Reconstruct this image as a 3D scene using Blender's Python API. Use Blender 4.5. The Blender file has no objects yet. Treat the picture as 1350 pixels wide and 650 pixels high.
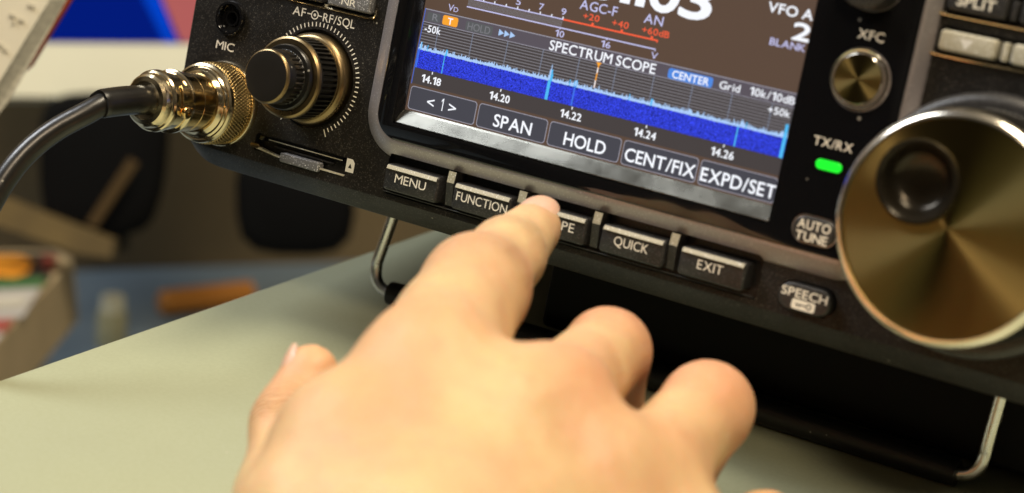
import bpy, bmesh, math, random
import numpy as np
from mathutils import Vector, Matrix

random.seed(7); rng = np.random.default_rng(7)
S = bpy.context.scene
COL = S.collection
MMU = 0.001
PI = math.pi
# ------------------------------------------------------------------ frames
# "panel" frame: mm on the radio's face, x right, y up, z out of the face.
TILT = math.radians(10); H0 = 73.1
ca, sa = math.cos(TILT), math.sin(TILT)
PM = Matrix(((1, 0, 0, 0), (0, -0, 0, 0), (0, 0, 0, 0), (0, 0, 0, 1)))
PM = Matrix(((MMU, 0, 0, 0),
             (0, sa * MMU, -ca * MMU, 0),
             (0, ca * MMU, sa * MMU, H0 * MMU),
             (0, 0, 0, 1)))
WM = Matrix.Diagonal((MMU, MMU, MMU, 1))          # world frame in mm
CAM_O = Vector((204.8134, 35.6658, 387.4362))
CAM_R = ((0.8398089, 0.1955587, -0.5064364), (0.2468119, -0.9684192, 0.0353293), (-0.4835337, -0.1546644, -0.8615533))
FPX = 2622.94

def at(u, v, d):
    """panel-frame point (mm) at depth d along the sight line of photo pixel (u, v)"""
    c = ((u - 675) / FPX * d, (v - 325) / FPX * d, d)
    return Vector([CAM_O[i] + sum(CAM_R[k][i] * c[k] for k in range(3)) for i in range(3)])
def p2w(P):
    return Vector((P[0], sa * P[1] - ca * P[2], ca * P[1] + sa * P[2] + H0))
def atw(u, v, d): return p2w(at(u, v, d))
def at_z(u, v, zw):
    a, b = p2w(CAM_O), atw(u, v, 100)
    t = (zw - a.z) / (b.z - a.z)
    return a + (b - a) * t

# ------------------------------------------------------------------ materials
MATS = {}
def nt(name):
    m = bpy.data.materials.new(name); m.use_nodes = True
    n = m.node_tree; n.nodes.clear()
    out = n.nodes.new('ShaderNodeOutputMaterial')
    return m, n, out
def N(n, t, **k):
    x = n.nodes.new(t)
    for a, b in k.items():
        if a in x.inputs.keys(): x.inputs[a].default_value = b
        else: setattr(x, a, b)
    return x
def mat(name, col, rough=.5, metal=0., noise=0., nscale=400, bump=0., bscale=3000, spark=0., spscale=5000, dust=0., dustscale=900,
        dustcol=(.55, .52, .45), aniso=0., sss=0., coat=0., spec=.5, col2=None, c2scale=60, rvar=0., bdist=.0001, sheen=0.):
    m, n, out = nt(name)
    b = N(n, 'ShaderNodeBsdfPrincipled')
    n.links.new(b.outputs[0], out.inputs[0])
    b.inputs['Roughness'].default_value = rough; b.inputs['Metallic'].default_value = metal
    b.inputs['Coat Weight'].default_value = coat; b.inputs['Coat Roughness'].default_value = .05
    b.inputs['Specular IOR Level'].default_value = spec
    b.inputs['Sheen Weight'].default_value = sheen
    tc = N(n, 'ShaderNodeNewGeometry').outputs['Position']
    c = N(n, 'ShaderNodeRGB'); c.outputs[0].default_value = (*col, 1); cur = c.outputs[0]
    def mix(fac, a, bb):
        x = N(n, 'ShaderNodeMix', data_type='RGBA'); n.links.new(fac, x.inputs['Factor'])
        n.links.new(a, x.inputs['A'])
        if isinstance(bb, tuple): x.inputs['B'].default_value = (*bb, 1)
        else: n.links.new(bb, x.inputs['B'])
        return x.outputs['Result']
    def noisetex(scale, detail=3):
        x = N(n, 'ShaderNodeTexNoise', Scale=scale, Detail=detail); n.links.new(tc, x.inputs['Vector']); return x.outputs['Fac']
    def ramp(f, lo, hi, a=0., bb=1.):
        x = N(n, 'ShaderNodeMapRange'); x.inputs['From Min'].default_value = lo; x.inputs['From Max'].default_value = hi
        x.inputs['To Min'].default_value = a; x.inputs['To Max'].default_value = bb; n.links.new(f, x.inputs['Value']); return x.outputs['Result']
    if col2: cur = mix(ramp(noisetex(c2scale), .35, .65), cur, tuple(col2))
    if noise:
        d = tuple(min(1, v * (1 - noise)) for v in col); cur = mix(ramp(noisetex(nscale, 5), .3, .7), cur, d)
    if spark:
        v = N(n, 'ShaderNodeTexVoronoi', Scale=spscale); n.links.new(tc, v.inputs['Vector'])
        sep = N(n, 'ShaderNodeSeparateColor'); n.links.new(v.outputs['Color'], sep.inputs[0])
        f = ramp(sep.outputs[0], 1 - spark, 1.0, 0, 1)
        cur = mix(f, cur, tuple(min(1, x * 5 + .05) for x in col))
    if dust:
        v = N(n, 'ShaderNodeTexVoronoi', Scale=dustscale); n.links.new(tc, v.inputs['Vector'])
        f1 = ramp(v.outputs['Distance'], .0, .17, 1, 0)
        sep = N(n, 'ShaderNodeSeparateColor'); n.links.new(v.outputs['Color'], sep.inputs[0])
        g = N(n, 'ShaderNodeMath', operation='GREATER_THAN'); n.links.new(sep.outputs[1], g.inputs[0]); g.inputs[1].default_value = 1 - dust
        mm = N(n, 'ShaderNodeMath', operation='MULTIPLY'); n.links.new(f1, mm.inputs[0]); n.links.new(g.outputs[0], mm.inputs[1])
        cur = mix(mm.outputs[0], cur, dustcol)
        if metal < .5:
            r = N(n, 'ShaderNodeMix'); n.links.new(mm.outputs[0], r.inputs[0]); r.inputs[2].default_value = rough; r.inputs[3].default_value = .9
            n.links.new(r.outputs[0], b.inputs['Roughness'])
    n.links.new(cur, b.inputs['Base Color'])
    if rvar:
        n.links.new(ramp(noisetex(120, 4), .3, .7, max(.02, rough - rvar), rough + rvar), b.inputs['Roughness'])
    if bump:
        bp = N(n, 'ShaderNodeBump', Strength=bump, Distance=bdist); n.links.new(noisetex(bscale, 4), bp.inputs['Height'])
        n.links.new(bp.outputs[0], b.inputs['Normal'])
    if aniso:
        b.inputs['Anisotropic'].default_value = aniso
        t = N(n, 'ShaderNodeTangent', direction_type='RADIAL', axis='Z'); n.links.new(t.outputs[0], b.inputs['Tangent'])
    if sss:
        b.inputs['Subsurface Weight'].default_value = sss; b.inputs['Subsurface Radius'].default_value = (1, .35, .15)
        b.inputs['Subsurface Scale'].default_value = .004
    MATS[name] = m
    return m
def emit(name, col, s=1., pix=0.):
    m, n, out = nt(name)
    b = N(n, 'ShaderNodeBsdfPrincipled'); n.links.new(b.outputs[0], out.inputs[0])
    b.inputs['Base Color'].default_value = (.01, .01, .01, 1); b.inputs['Roughness'].default_value = .12
    b.inputs['Emission Strength'].default_value = s
    b.inputs['Emission Color'].default_value = (*col, 1)
    if pix:
        g = N(n, 'ShaderNodeNewGeometry'); sc = N(n, 'ShaderNodeVectorMath', operation='SCALE'); sc.inputs['Scale'].default_value = 1 / .00025
        n.links.new(g.outputs['Position'], sc.inputs[0])
        no = N(n, 'ShaderNodeTexNoise', Scale=1.0, Detail=1); n.links.new(sc.outputs[0], no.inputs['Vector'])
        r = N(n, 'ShaderNodeMapRange'); r.inputs['From Min'].default_value = .3; r.inputs['From Max'].default_value = .7
        r.inputs['To Min'].default_value = 1 - pix; r.inputs['To Max'].default_value = 1 + pix; n.links.new(no.outputs['Fac'], r.inputs['Value'])
        ms = N(n, 'ShaderNodeMath', operation='MULTIPLY'); n.links.new(r.outputs[0], ms.inputs[0]); ms.inputs[1].default_value = s
        n.links.new(ms.outputs[0], b.inputs['Emission Strength'])
    MATS[name] = m
    return m

mat('speckled_plastic', (.011, .009, .007), .48, spark=.12, spscale=5600, bump=.6, bscale=5200, noise=.35, nscale=300, dust=.04, dustscale=520, rvar=.06, spec=.4)
mat('brown_plastic', (.020, .015, .010), .42, spark=.10, spscale=4600, bump=.5, bscale=4600, noise=.3, dust=.02, dustscale=400)
mat('chassis_paint', (.006, .006, .006), .6, spec=.2, bump=.4, bscale=1500)
mat('satin_frame', (.44, .40, .41), .38, metal=.6, spark=.04, spscale=8000, bump=.16, bscale=7000, dust=.004, dustscale=500)
mat('gloss_black', (.006, .006, .007), .07, dust=.055, dustscale=330, coat=.5, rvar=.03)
mat('recess_black', (.010, .010, .010), .35, spark=.04, dust=.06, dustscale=600)
mat('key_plastic', (.024, .023, .023), .40, spark=.08, spscale=6500, bump=.35, bscale=6000, dust=.008, dustscale=600, spec=.6)
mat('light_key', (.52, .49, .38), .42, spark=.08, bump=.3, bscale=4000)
mat('grey_key', (.16, .16, .165), .42, spark=.12, bump=.3, bscale=4000)
mat('print', (.95, .90, .78), .55)
mat('print_bright', (.86, .84, .78), .5)
mat('silver_strip', (.30, .30, .27), .27, metal=1, bump=.04, bscale=900, dust=.06, dustscale=500, rvar=.08)
mat('gold_metal', (.62, .44, .20), .16, metal=1, rvar=.05, dust=.03, dustscale=900)
mat('nickel', (.78, .66, .44), .17, metal=1, rvar=.06, dust=.03, dustscale=800)
mat('knurl_metal', (.55, .40, .18), .28, metal=1, rvar=.08)
mat('bronze_ring', (.30, .22, .115), .32, metal=1, rvar=.08, bump=.1, bscale=2000)
mat('knob_black', (.008, .0075, .0065), .30, bump=.12, bscale=5000, dust=.09, dustscale=420, spec=.6)
mat('knob_face', (.014, .012, .010), .36, bump=.15, bscale=5000, dust=.08, dustscale=500)
mat('dimple_metal', (.035, .029, .02), .24, metal=.6, rvar=.05)
mat('rim_metal', (.90, .84, .72), .20, metal=1, rvar=.05)
mat('brushed_disc', (.27, .205, .078), .315, metal=1, aniso=.97, bump=.12, bscale=2500, bdist=.00002)
mat('rubber', (.012, .012, .012), .42, bump=.4, bscale=2500, dust=.10, dustscale=500)
mat('wire_steel', (.90, .90, .90), .28, metal=1, rvar=.05)
mat('cable_black', (.010, .009, .008), .33, bump=.3, bscale=220, spec=.7, dust=.06, dustscale=500, rvar=.06, bdist=.0003)
mat('desk_laminate', (.42, .45, .30), .42, noise=.09, nscale=900, bump=.25, bscale=2600, col2=(.395, .425, .31), c2scale=9, dust=.006, dustscale=420, rvar=.04)
mat('desk_edge', (.30, .29, .2), .5)
emit('lcd_back_glare', (.105, .064, .044), 1.0)  # brown room glare on the screen, put into the emission as an even tone
emit('lcd_plot', (.060, .050, .050), 1.0)
emit('lcd_bar', (.10, .085, .105), 1.0)
emit('lcd_key', (.060, .060, .076), 1.0)
emit('lcd_keyline', (.33, .32, .38), 1.0)
emit('lcd_grid', (.21, .20, .22), 1.0)
emit('lcd_gridv', (.22, .26, .36), 1.0)
emit('lcd_white', (.92, .94, 1.0), 1.05)
emit('lcd_lilac', (.60, .60, .92), 1.0)
emit('lcd_dim', (.20, .20, .22), 1.0)
emit('lcd_blue', (.025, .045, .62), 1.0, pix=.8)
emit('lcd_foam', (.42, .62, .95), 1.0)
emit('lcd_cyan', (.08, .50, .92), 1.0)
emit('lcd_cyan_faint', (.05, .17, .80), 1.0)
emit('lcd_orange', (.95, .38, .03), 1.0)
emit('lcd_red', (.98, .12, .05), 1.0)
emit('lcd_badge', (.08, .25, .75), 1.0)
emit('lcd_badge_dim', (.10, .105, .11), 1.0)
emit('led_green', (.01, .95, .03), 1.1)
emit('monitor_blue', (.0, .010, .19), 1)
emit('monitor_light_blue', (.0, .06, .62), .9)
emit('monitor_pink', (.55, .14, .13), .8)
for k_ in ('monitor_blue', 'monitor_light_blue', 'monitor_pink'):
    b_ = [x for x in MATS[k_].node_tree.nodes if x.type == 'BSDF_PRINCIPLED'][0]; b_.inputs['Roughness'].default_value = .6; b_.inputs['Specular IOR Level'].default_value = .0; b_.inputs['Base Color'].default_value = (.001, .001, .001, 1)
mat('cream_frame', (.86, .84, .64), .5, noise=.05)
mat('dark_fabric', (.004, .004, .004), .9, spec=.08)
mat('tan_wood', (.15, .10, .03), .6, noise=.3, nscale=60)
mat('strap_brown', (.075, .048, .02), .8, spec=.1)
mat('wall_paint', (.19, .14, .07), .8, noise=.25, nscale=8)
mat('blue_grey_top', (.19, .25, .30), .5, noise=.2, nscale=12)
mat('orange_plastic', (.72, .29, .05), .4)
mat('cream_plastic', (.42, .40, .24), .5)
mat('tan_card', (.50, .38, .21), .7, noise=.15, nscale=40)
mat('page_paper', (.78, .73, .58), .6, noise=.04, nscale=50)
mat('page_block', (.62, .60, .50), .7, noise=.3, nscale=600)
mat('red_cover', (.60, .07, .015), .5)
mat('print_grey', (.56, .52, .41), .6)
mat('cover_dark', (.03, .025, .02), .5)
mat('cover_orange', (.85, .32, .02), .5)
mat('cover_green', (.06, .16, .05), .5)
mat('cover_red', (.35, .07, .05), .5)
mat('cover_white', (.5, .47, .42), .5)

# ---- skin
def skin(name='skin'):
    m, n, out = nt(name)
    b = N(n, 'ShaderNodeBsdfPrincipled'); n.links.new(b.outputs[0], out.inputs[0])
    g = N(n, 'ShaderNodeNewGeometry').outputs['Position']
    at_ = N(n, 'ShaderNodeAttribute', attribute_name='flush')
    n1 = N(n, 'ShaderNodeTexNoise', Scale=48, Detail=4); n.links.new(g, n1.inputs['Vector'])
    r1 = N(n, 'ShaderNodeMapRange'); r1.inputs['From Min'].default_value = .35; r1.inputs['From Max'].default_value = .65; n.links.new(n1.outputs['Fac'], r1.inputs['Value'])
    mx = N(n, 'ShaderNodeMix', data_type='RGBA'); mx.inputs['A'].default_value = (.73, .52, .275, 1); mx.inputs['B'].default_value = (.69, .405, .22, 1)
    n.links.new(r1.outputs[0], mx.inputs['Factor'])
    m2 = N(n, 'ShaderNodeMix', data_type='RGBA'); n.links.new(mx.outputs['Result'], m2.inputs['A']); m2.inputs['B'].default_value = (.76, .27, .16, 1)
    n.links.new(at_.outputs['Fac'], m2.inputs['Factor'])
    n.links.new(m2.outputs['Result'], b.inputs['Base Color'])
    b.inputs['Roughness'].default_value = .48; b.inputs['Specular IOR Level'].default_value = .4
    b.inputs['Subsurface Weight'].default_value = .35; b.inputs['Subsurface Radius'].default_value = (1, .4, .2); b.inputs['Subsurface Scale'].default_value = .003
    v = N(n, 'ShaderNodeTexVoronoi', Scale=1100, feature='DISTANCE_TO_EDGE'); n.links.new(g, v.inputs['Vector'])
    n2 = N(n, 'ShaderNodeTexNoise', Scale=420, Detail=5); n.links.new(g, n2.inputs['Vector'])
    ad = N(n, 'ShaderNodeMath', operation='ADD'); n.links.new(v.outputs['Distance'], ad.inputs[0]); n.links.new(n2.outputs['Fac'], ad.inputs[1])
    bp = N(n, 'ShaderNodeBump', Strength=.6, Distance=.00022); n.links.new(ad.outputs[0], bp.inputs['Height'])
    jp = N(n, 'ShaderNodeAttribute', attribute_name='joint_pos'); jm = N(n, 'ShaderNodeAttribute', attribute_name='joint_mask')
    nw = N(n, 'ShaderNodeTexNoise', Scale=160, Detail=3); n.links.new(g, nw.inputs['Vector'])
    def M_(op, a, b_):
        x = N(n, 'ShaderNodeMath', operation=op)
        for k, q in enumerate((a, b_)):
            if isinstance(q, (int, float)): x.inputs[k].default_value = q
            elif q is not None: n.links.new(q, x.inputs[k])
        return x.outputs[0]
    ph = M_('ADD', M_('MULTIPLY', jp.outputs['Fac'], 2.6), M_('MULTIPLY', nw.outputs['Fac'], 9.0))
    sn = M_('POWER', M_('ABSOLUTE', M_('SINE', ph, None), None), .5)
    hh = M_('MULTIPLY', sn, jm.outputs['Fac'])
    b2 = N(n, 'ShaderNodeBump', Strength=.8, Distance=.0007); n.links.new(hh, b2.inputs['Height']); n.links.new(bp.outputs[0], b2.inputs['Normal'])
    # slow undulation: tendons and veins
    n5 = N(n, 'ShaderNodeTexNoise', Scale=55, Detail=2); n.links.new(g, n5.inputs['Vector'])
    b3 = N(n, 'ShaderNodeBump', Strength=.55, Distance=.0045); n.links.new(n5.outputs['Fac'], b3.inputs['Height']); n.links.new(b2.outputs[0], b3.inputs['Normal'])
    n.links.new(b3.outputs[0], b.inputs['Normal'])
    # creases are a little redder
    cr = M_('MULTIPLY', M_('SUBTRACT', 1.0, sn), M_('MULTIPLY', jm.outputs['Fac'], .55))
    m3 = N(n, 'ShaderNodeMix', data_type='RGBA'); n.links.new(cr, m3.inputs['Factor']); n.links.new(m2.outputs['Result'], m3.inputs['A']); m3.inputs['B'].default_value = (.58, .24, .13, 1)
    n4 = N(n, 'ShaderNodeTexNoise', Scale=260, Detail=4); n.links.new(g, n4.inputs['Vector'])
    r4 = N(n, 'ShaderNodeMapRange'); r4.inputs['From Min'].default_value = .5; r4.inputs['From Max'].default_value = .75; r4.inputs['To Max'].default_value = .35; n.links.new(n4.outputs['Fac'], r4.inputs['Value'])
    m4 = N(n, 'ShaderNodeMix', data_type='RGBA'); n.links.new(r4.outputs[0], m4.inputs['Factor']); n.links.new(m3.outputs['Result'], m4.inputs['A']); m4.inputs['B'].default_value = (.72, .36, .22, 1)
    n.links.new(m4.outputs['Result'], b.inputs['Base Color'])
    MATS[name] = m
skin()
mat('nail', (.80, .50, .36), .34, sss=.2, coat=.15)

# ------------------------------------------------------------------ objects
ROOTM = {}
def tag(o, label=None, cat=None, group=None, kind=None):
    if label: o['label'] = label
    if cat: o['category'] = cat
    if group: o['group'] = group
    if kind: o['kind'] = kind
    return o
def empty(name, label, cat, loc_w, rot=None, group=None):
    """loc_w in world mm"""
    o = bpy.data.objects.new(name, None); COL.objects.link(o)
    M = Matrix.Translation(Vector(loc_w) * MMU)
    if rot is not None: M = M @ rot
    o.matrix_world = M; o.empty_display_size = .02
    ROOTM[o.name] = M
    return tag(o, label, cat, group)
PROT = Matrix(((1, 0, 0, 0), (0, sa, -ca, 0), (0, ca, sa, 0), (0, 0, 0, 1)))

class MB:
    """collects faces (mm, panel or world frame) and links them as one mesh object"""
    def __init__(self, frame='p'):
        self.v = []; self.f = []; self.m = []; self.s = []; self.frame = frame; self.mats = []
    def mi(self, m):
        if m not in self.mats: self.mats.append(m)
        return self.mats.index(m)
    def add(self, vs, fs, m, smooth=False):
        b = len(self.v); self.v += [tuple(x) for x in vs]; k = self.mi(m)
        for f in fs: self.f.append([b + i for i in f]); self.m.append(k); self.s.append(smooth)
        return self
    def box(self, x0, y0, z0, x1, y1, z1, m):
        vs = [(x, y, z) for z in (z0, z1) for y in (y0, y1) for x in (x0, x1)]
        return self.add(vs, [(0, 2, 3, 1), (4, 5, 7, 6), (0, 1, 5, 4), (2, 6, 7, 3), (0, 4, 6, 2), (1, 3, 7, 5)], m)
    def quad(self, x0, y0, x1, y1, z, m):
        return self.add([(x0, y0, z), (x1, y0, z), (x1, y1, z), (x0, y1, z)], [(0, 1, 2, 3)], m)
    def poly(self, pts, z, m):
        return self.add([(x, y, z) for x, y in pts], [list(range(len(pts)))], m)
    def loft(self, rings, m, cap0=True, cap1=True, smooth=True, closed=True):
        n = len(rings[0]); vs = [p for r in rings for p in r]; fs = []
        for i in range(len(rings) - 1):
            for j in range(n if closed else n - 1):
                k = (j + 1) % n
                fs.append((i * n + j, i * n + k, (i + 1) * n + k, (i + 1) * n + j))
        if cap0: fs.append(tuple(range(n - 1, -1, -1)))
        if cap1: fs.append(tuple((len(rings) - 1) * n + j for j in range(n)))
        return self.add(vs, fs, m, smooth)
    def build(self, name, parent=None, flip=False, auto=35, fix=True):
        FM = PM if self.frame == 'p' else WM
        M = ROOTM[parent.name].inverted() @ FM if parent is not None else FM
        me = bpy.data.meshes.new(name)
        me.from_pydata([tuple(M @ Vector(p)) for p in self.v], [], self.f)
        for m in self.mats: me.materials.append(MATS[m])
        me.polygons.foreach_set('material_index', self.m); me.polygons.foreach_set('use_smooth', self.s)
        if fix:
            bm = bmesh.new(); bm.from_mesh(me); bmesh.ops.recalc_face_normals(bm, faces=bm.faces[:]); bm.to_mesh(me); bm.free()
        me.update()
        o = bpy.data.objects.new(name, me); COL.objects.link(o)
        if auto and any(self.s): sharp(me, auto)
        if parent is not None:
            o.parent = parent; ROOTM[o.name] = ROOTM[parent.name]
        else: ROOTM[o.name] = Matrix.Identity(4)
        return o
def sharp(me, deg):
    bm = bmesh.new(); bm.from_mesh(me); lim = math.radians(deg)
    for e in bm.edges:
        if len(e.link_faces) == 2:
            e.smooth = e.calc_face_angle(0) < lim
    bm.to_mesh(me); bm.free()

def rr(x0, y0, x1, y1, r, z=None, n=8):
    r = max(.01, min(r, (x1 - x0) / 2 - 1e-4, (y1 - y0) / 2 - 1e-4)); pts = []
    for cx, cy, a0 in ((x1 - r, y1 - r, 0), (x0 + r, y1 - r, 90), (x0 + r, y0 + r, 180), (x1 - r, y0 + r, 270)):
        for k in range(n + 1):
            a = math.radians(a0 + 90 * k / n); pts.append((cx + r * math.cos(a), cy + r * math.sin(a)))
    return pts if z is None else [(x, y, z) for x, y in pts]
def rblock(mb, x0, y0, x1, y1, r, z0, z1, b, m, mtop=None, steps=4):
    rings = [rr(x0, y0, x1, y1, r, z0)]
    for k in range(steps + 1):
        a = PI / 2 * k / steps; i = b * (1 - math.cos(a)); zz = z1 - b + b * math.sin(a)
        rings.append(rr(x0 + i, y0 + i, x1 - i, y1 - i, max(.02, r - i), zz))
    mb.loft(rings, m)
    return mb
def circ(cx, cy, r, z, n=64, a0=0): return [(cx + r * math.cos(a0 + 2 * PI * k / n), cy + r * math.sin(a0 + 2 * PI * k / n), z) for k in range(n)]
def lathe(mb, cx, cy, prof, m, n=72, mod=None, cap0=False, cap1=True, smooth=True):
    rings = []
    for r, z in prof:
        if mod: rings.append([(cx + (r + mod(r, z, k)) * math.cos(2 * PI * k / n), cy + (r + mod(r, z, k)) * math.sin(2 * PI * k / n), z) for k in range(n)])
        else: rings.append(circ(cx, cy, r, z, n))
    return mb.loft(rings, m, cap0, cap1, smooth)
def tube(mb, pts, r, m, n=20, caps=True, res=6):
    """smooth tube through pts (Catmull-Rom); r number or list"""
    P = [Vector(p) for p in pts]; rs = r if isinstance(r, (list, tuple)) else [r] * len(P)
    Q = []; RR = []
    for i in range(len(P) - 1):
        p0 = P[max(i - 1, 0)]; p1 = P[i]; p2 = P[i + 1]; p3 = P[min(i + 2, len(P) - 1)]
        for k in range(res):
            t = k / res
            Q.append(.5 * ((2 * p1) + (p2 - p0) * t + (2 * p0 - 5 * p1 + 4 * p2 - p3) * t * t + (3 * p1 - p0 - 3 * p2 + p3) * t ** 3))
            RR.append(rs[i] + (rs[i + 1] - rs[i]) * t)
    Q.append(P[-1]); RR.append(rs[-1])
    T = [(Q[min(i + 1, len(Q) - 1)] - Q[max(i - 1, 0)]).normalized() for i in range(len(Q))]
    u = T[0].orthogonal().normalized(); rings = []
    for i, q in enumerate(Q):
        u = (u - T[i] * u.dot(T[i])).normalized(); w = T[i].cross(u)
        rings.append([tuple(q + (u * math.cos(2 * PI * k / n) + w * math.sin(2 * PI * k / n)) * RR[i]) for k in range(n)])
    return mb.loft(rings, m, caps, caps)
GLY = {}
def glyph(ch):
    if ch not in GLY:
        if ch == '1':
            GLY[ch] = ([(.20, 0), (.33, 0), (.33, .72), (.22, .72), (.02, .60), (.02, .49), (.20, .59)], [[0, 1, 2, 3, 6], [3, 4, 5, 6]], 0.0, .33)
        else:
            cu = bpy.data.curves.new('t', 'FONT'); cu.body = ch; cu.size = 1; cu.resolution_u = 4
            ob = bpy.data.objects.new('t', cu); COL.objects.link(ob)
            dg = bpy.context.evaluated_depsgraph_get(); dg.update()
            me = bpy.data.meshes.new_from_object(ob.evaluated_get(dg))
            vs = [(v.co.x, v.co.y) for v in me.vertices]; fs = [list(p.vertices) for p in me.polygons]
            bpy.data.objects.remove(ob); bpy.data.curves.remove(cu); bpy.data.meshes.remove(me)
            GLY[ch] = (vs, fs, min(v[0] for v in vs), max(v[0] for v in vs))
    return GLY[ch]
def text(mb, s, x0, x1, y, h, z, m, bold=0., fm=None):
    """flat lettering: from x0 to x1, baseline y, capital height h (mm); bold thickens the strokes"""
    CAP = .729; sy = h / CAP; vs = []; fs = []; X = 0
    for ch in s:
        if ch == ' ': X += .22; continue
        gv, gf, a, b = glyph(ch); k = len(vs)
        vs += [(X + v[0] - a, v[1]) for v in gv]; fs += [[k + i for i in f] for f in gf]; X += b - a + .105
    X -= .105; sx = (x1 - x0) / X
    bb = bold * .55 * sy
    sh = [(0, 0)] if bold < .003 else [(-bb, 0), (bb, 0), (0, bb), (0, -bb), (bb * .7, bb * .7), (-bb * .7, -bb * .7), (bb * .7, -bb * .7), (-bb * .7, bb * .7)]
    for q, (ox, oy) in enumerate(sh): mb.add([(x0 + v[0] * sx + ox, y + v[1] * sy + oy, z + q * .0015) for v in vs], fs, m)
    return mb
def boolean(o, cutters, auto=30):
    for i, c in enumerate(cutters):
        md = o.modifiers.new('b', 'BOOLEAN'); md.object = c; md.operation = 'DIFFERENCE'; md.solver = 'EXACT'; md.material_mode = 'TRANSFER'
    dg = bpy.context.evaluated_depsgraph_get(); dg.update()
    me = bpy.data.meshes.new_from_object(o.evaluated_get(dg))
    old = o.data; o.modifiers.clear(); o.data = me; bpy.data.meshes.remove(old)
    for c in cutters: d = c.data; bpy.data.objects.remove(c); bpy.data.meshes.remove(d)
    for p in me.polygons: p.use_smooth = True
    sharp(me, auto); me.name = o.name
    return o

# ================================================================== RADIO
radio = empty('radio', 'black radio transceiver with colour screen tilted up on its wire stand on the desk', 'radio', p2w((2, -66.3, -45)), PROT)

# ---- front panel plate
mb = MB()
X0, X1, YB, YT = -115.5, 121, -31.6, 58
def plate_ring(i, z, yb=YB): return rr(X0 + i, yb + i, X1 - i, YT - i, 11, z, 10)
mb.loft([rr(X0 + 1.5, -36.6, X1 - 1.5, YT, 12, -26, 10), rr(X0 + .4, -36.6, X1 - .4, YT + .4, 12, -6.5, 10), rr(X0, -36.2, X1, YT + .5, 12, -5.2, 10),
         rr(X0 + .2, YB - .6, X1 - .2, YT, 11, -.9, 10), rr(X0 + .7, YB, X1 - .7, YT - .4, 10.6, -.5, 10)], 'speckled_plastic')
panel = mb.build('front_panel', radio)
def cut(fn, frame='p'):
    c = MB(frame); fn(c); return c.build('cutter', radio, auto=0)
REC = (-50.0, -30.3, 47.6, -20.8)
cs = [cut(lambda c: c.loft([rr(*REC, 1.2, -2.5), rr(*REC, 1.2, 6)], 'recess_black', smooth=False)),
      cut(lambda c: c.loft([rr(-89.3, -29.0, -61.2, -24.7, .6, -2.8), rr(-89.3, -29.0, -61.2, -24.7, .6, 4)], 'recess_black', smooth=False)),
      cut(lambda c: c.loft([circ(-103, .9, 3.9, -5, 48), circ(-103, .9, 3.9, 3, 48)], 'recess_black', smooth=False)),
      cut(lambda c: c.loft([rr(-104, 9.2, -61.6, 13.9, .8, -2.5), rr(-104, 9.2, -61.6, 13.9, .8, 3)], 'recess_black', smooth=False)),
      cut(lambda c: c.loft([circ(-75.7, -8.5, 11.9, -1.6, 64), circ(-75.7, -8.5, 11.9, 3, 64)], 'recess_black', smooth=False)),
      cut(lambda c: c.loft([rr(52.3, -30.2, 65.4, -23.7, 3.2, -2), rr(52.3, -30.2, 65.4, -23.7, 3.2, 3)], 'recess_black', smooth=False)),
      cut(lambda c: c.loft([rr(73.6, 28.2, 116, 33.9, 1.2, -2.2), rr(73.6, 28.2, 116, 33.9, 1.2, 3)], 'recess_black', smooth=False)),
      cut(lambda c: c.loft([rr(73.6, 36.3, 116, 43.0, 1.2, -2.2), rr(73.6, 36.3, 116, 43.0, 1.2, 3)], 'recess_black', smooth=False))]
boolean(panel, cs)
# ---- raised satin frame round the screen
mb = MB()
F = (-54.2, -17.5, 70.6, 52)
def fr(i, z, r=6.5): return rr(F[0] - i, F[1] - i, F[2] + i * .6, F[3] + i, r + i, z, 12)
mb.loft([fr(4.3, -1.5), fr(4.2, -.55), fr(3.6, .1), fr(1.0, 1.75), fr(.3, 2.05), fr(0, 2.1)], 'satin_frame')
frame = mb.build('screen_frame', radio)
boolean(frame, [cut(lambda c: c.loft([rr(-49.7, -30.3, 47.4, -20.6, 1.2, -2.5), rr(-49.7, -30.3, 47.4, -20.6, 1.2, 6)], 'recess_black', smooth=False)),
                cut(lambda c: c.loft([rr(-51, -14.2, 48.6, 47, .5, -1.2), rr(-51, -14.2, 48.6, 47, .5, 6)], 'recess_black', smooth=False))])
# ---- glossy bezel over the frame with the screen opening
mb = MB()
B = (-53.7, -17.1, 70.2, 51.6)
mb.loft([rr(*B, 6.2, 1.9, 12), rr(*B, 6.2, 2.25, 12), rr(B[0] + .25, B[1] + .25, B[2] - .25, B[3] - .25, 6, 2.4, 12)], 'gloss_black')
bez = mb.build('screen_bezel', radio)
boolean(bez, [cut(lambda c: c.loft([rr(-49.3, -13.4, 47.7, 45.6, .6, 1), rr(-49.3, -13.4, 47.7, 45.6, .6, 6)], 'gloss_black', smooth=False)),
              cut(lambda c: c.loft([circ(60.5, 19.8, 6.6, 1, 48), circ(60.5, 19.8, 6.6, 6, 48)], 'gloss_black', smooth=False)),
              cut(lambda c: c.loft([circ(58.8, 40.3, 6.9, 1, 48), circ(58.8, 40.3, 6.9, 6, 48)], 'gloss_black', smooth=False)),
              cut(lambda c: c.loft([rr(52.9, -15.6, 63.2, -9.4, 3, 1), rr(52.9, -15.6, 63.2, -9.4, 3, 6)], 'gloss_black', smooth=False))])
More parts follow.
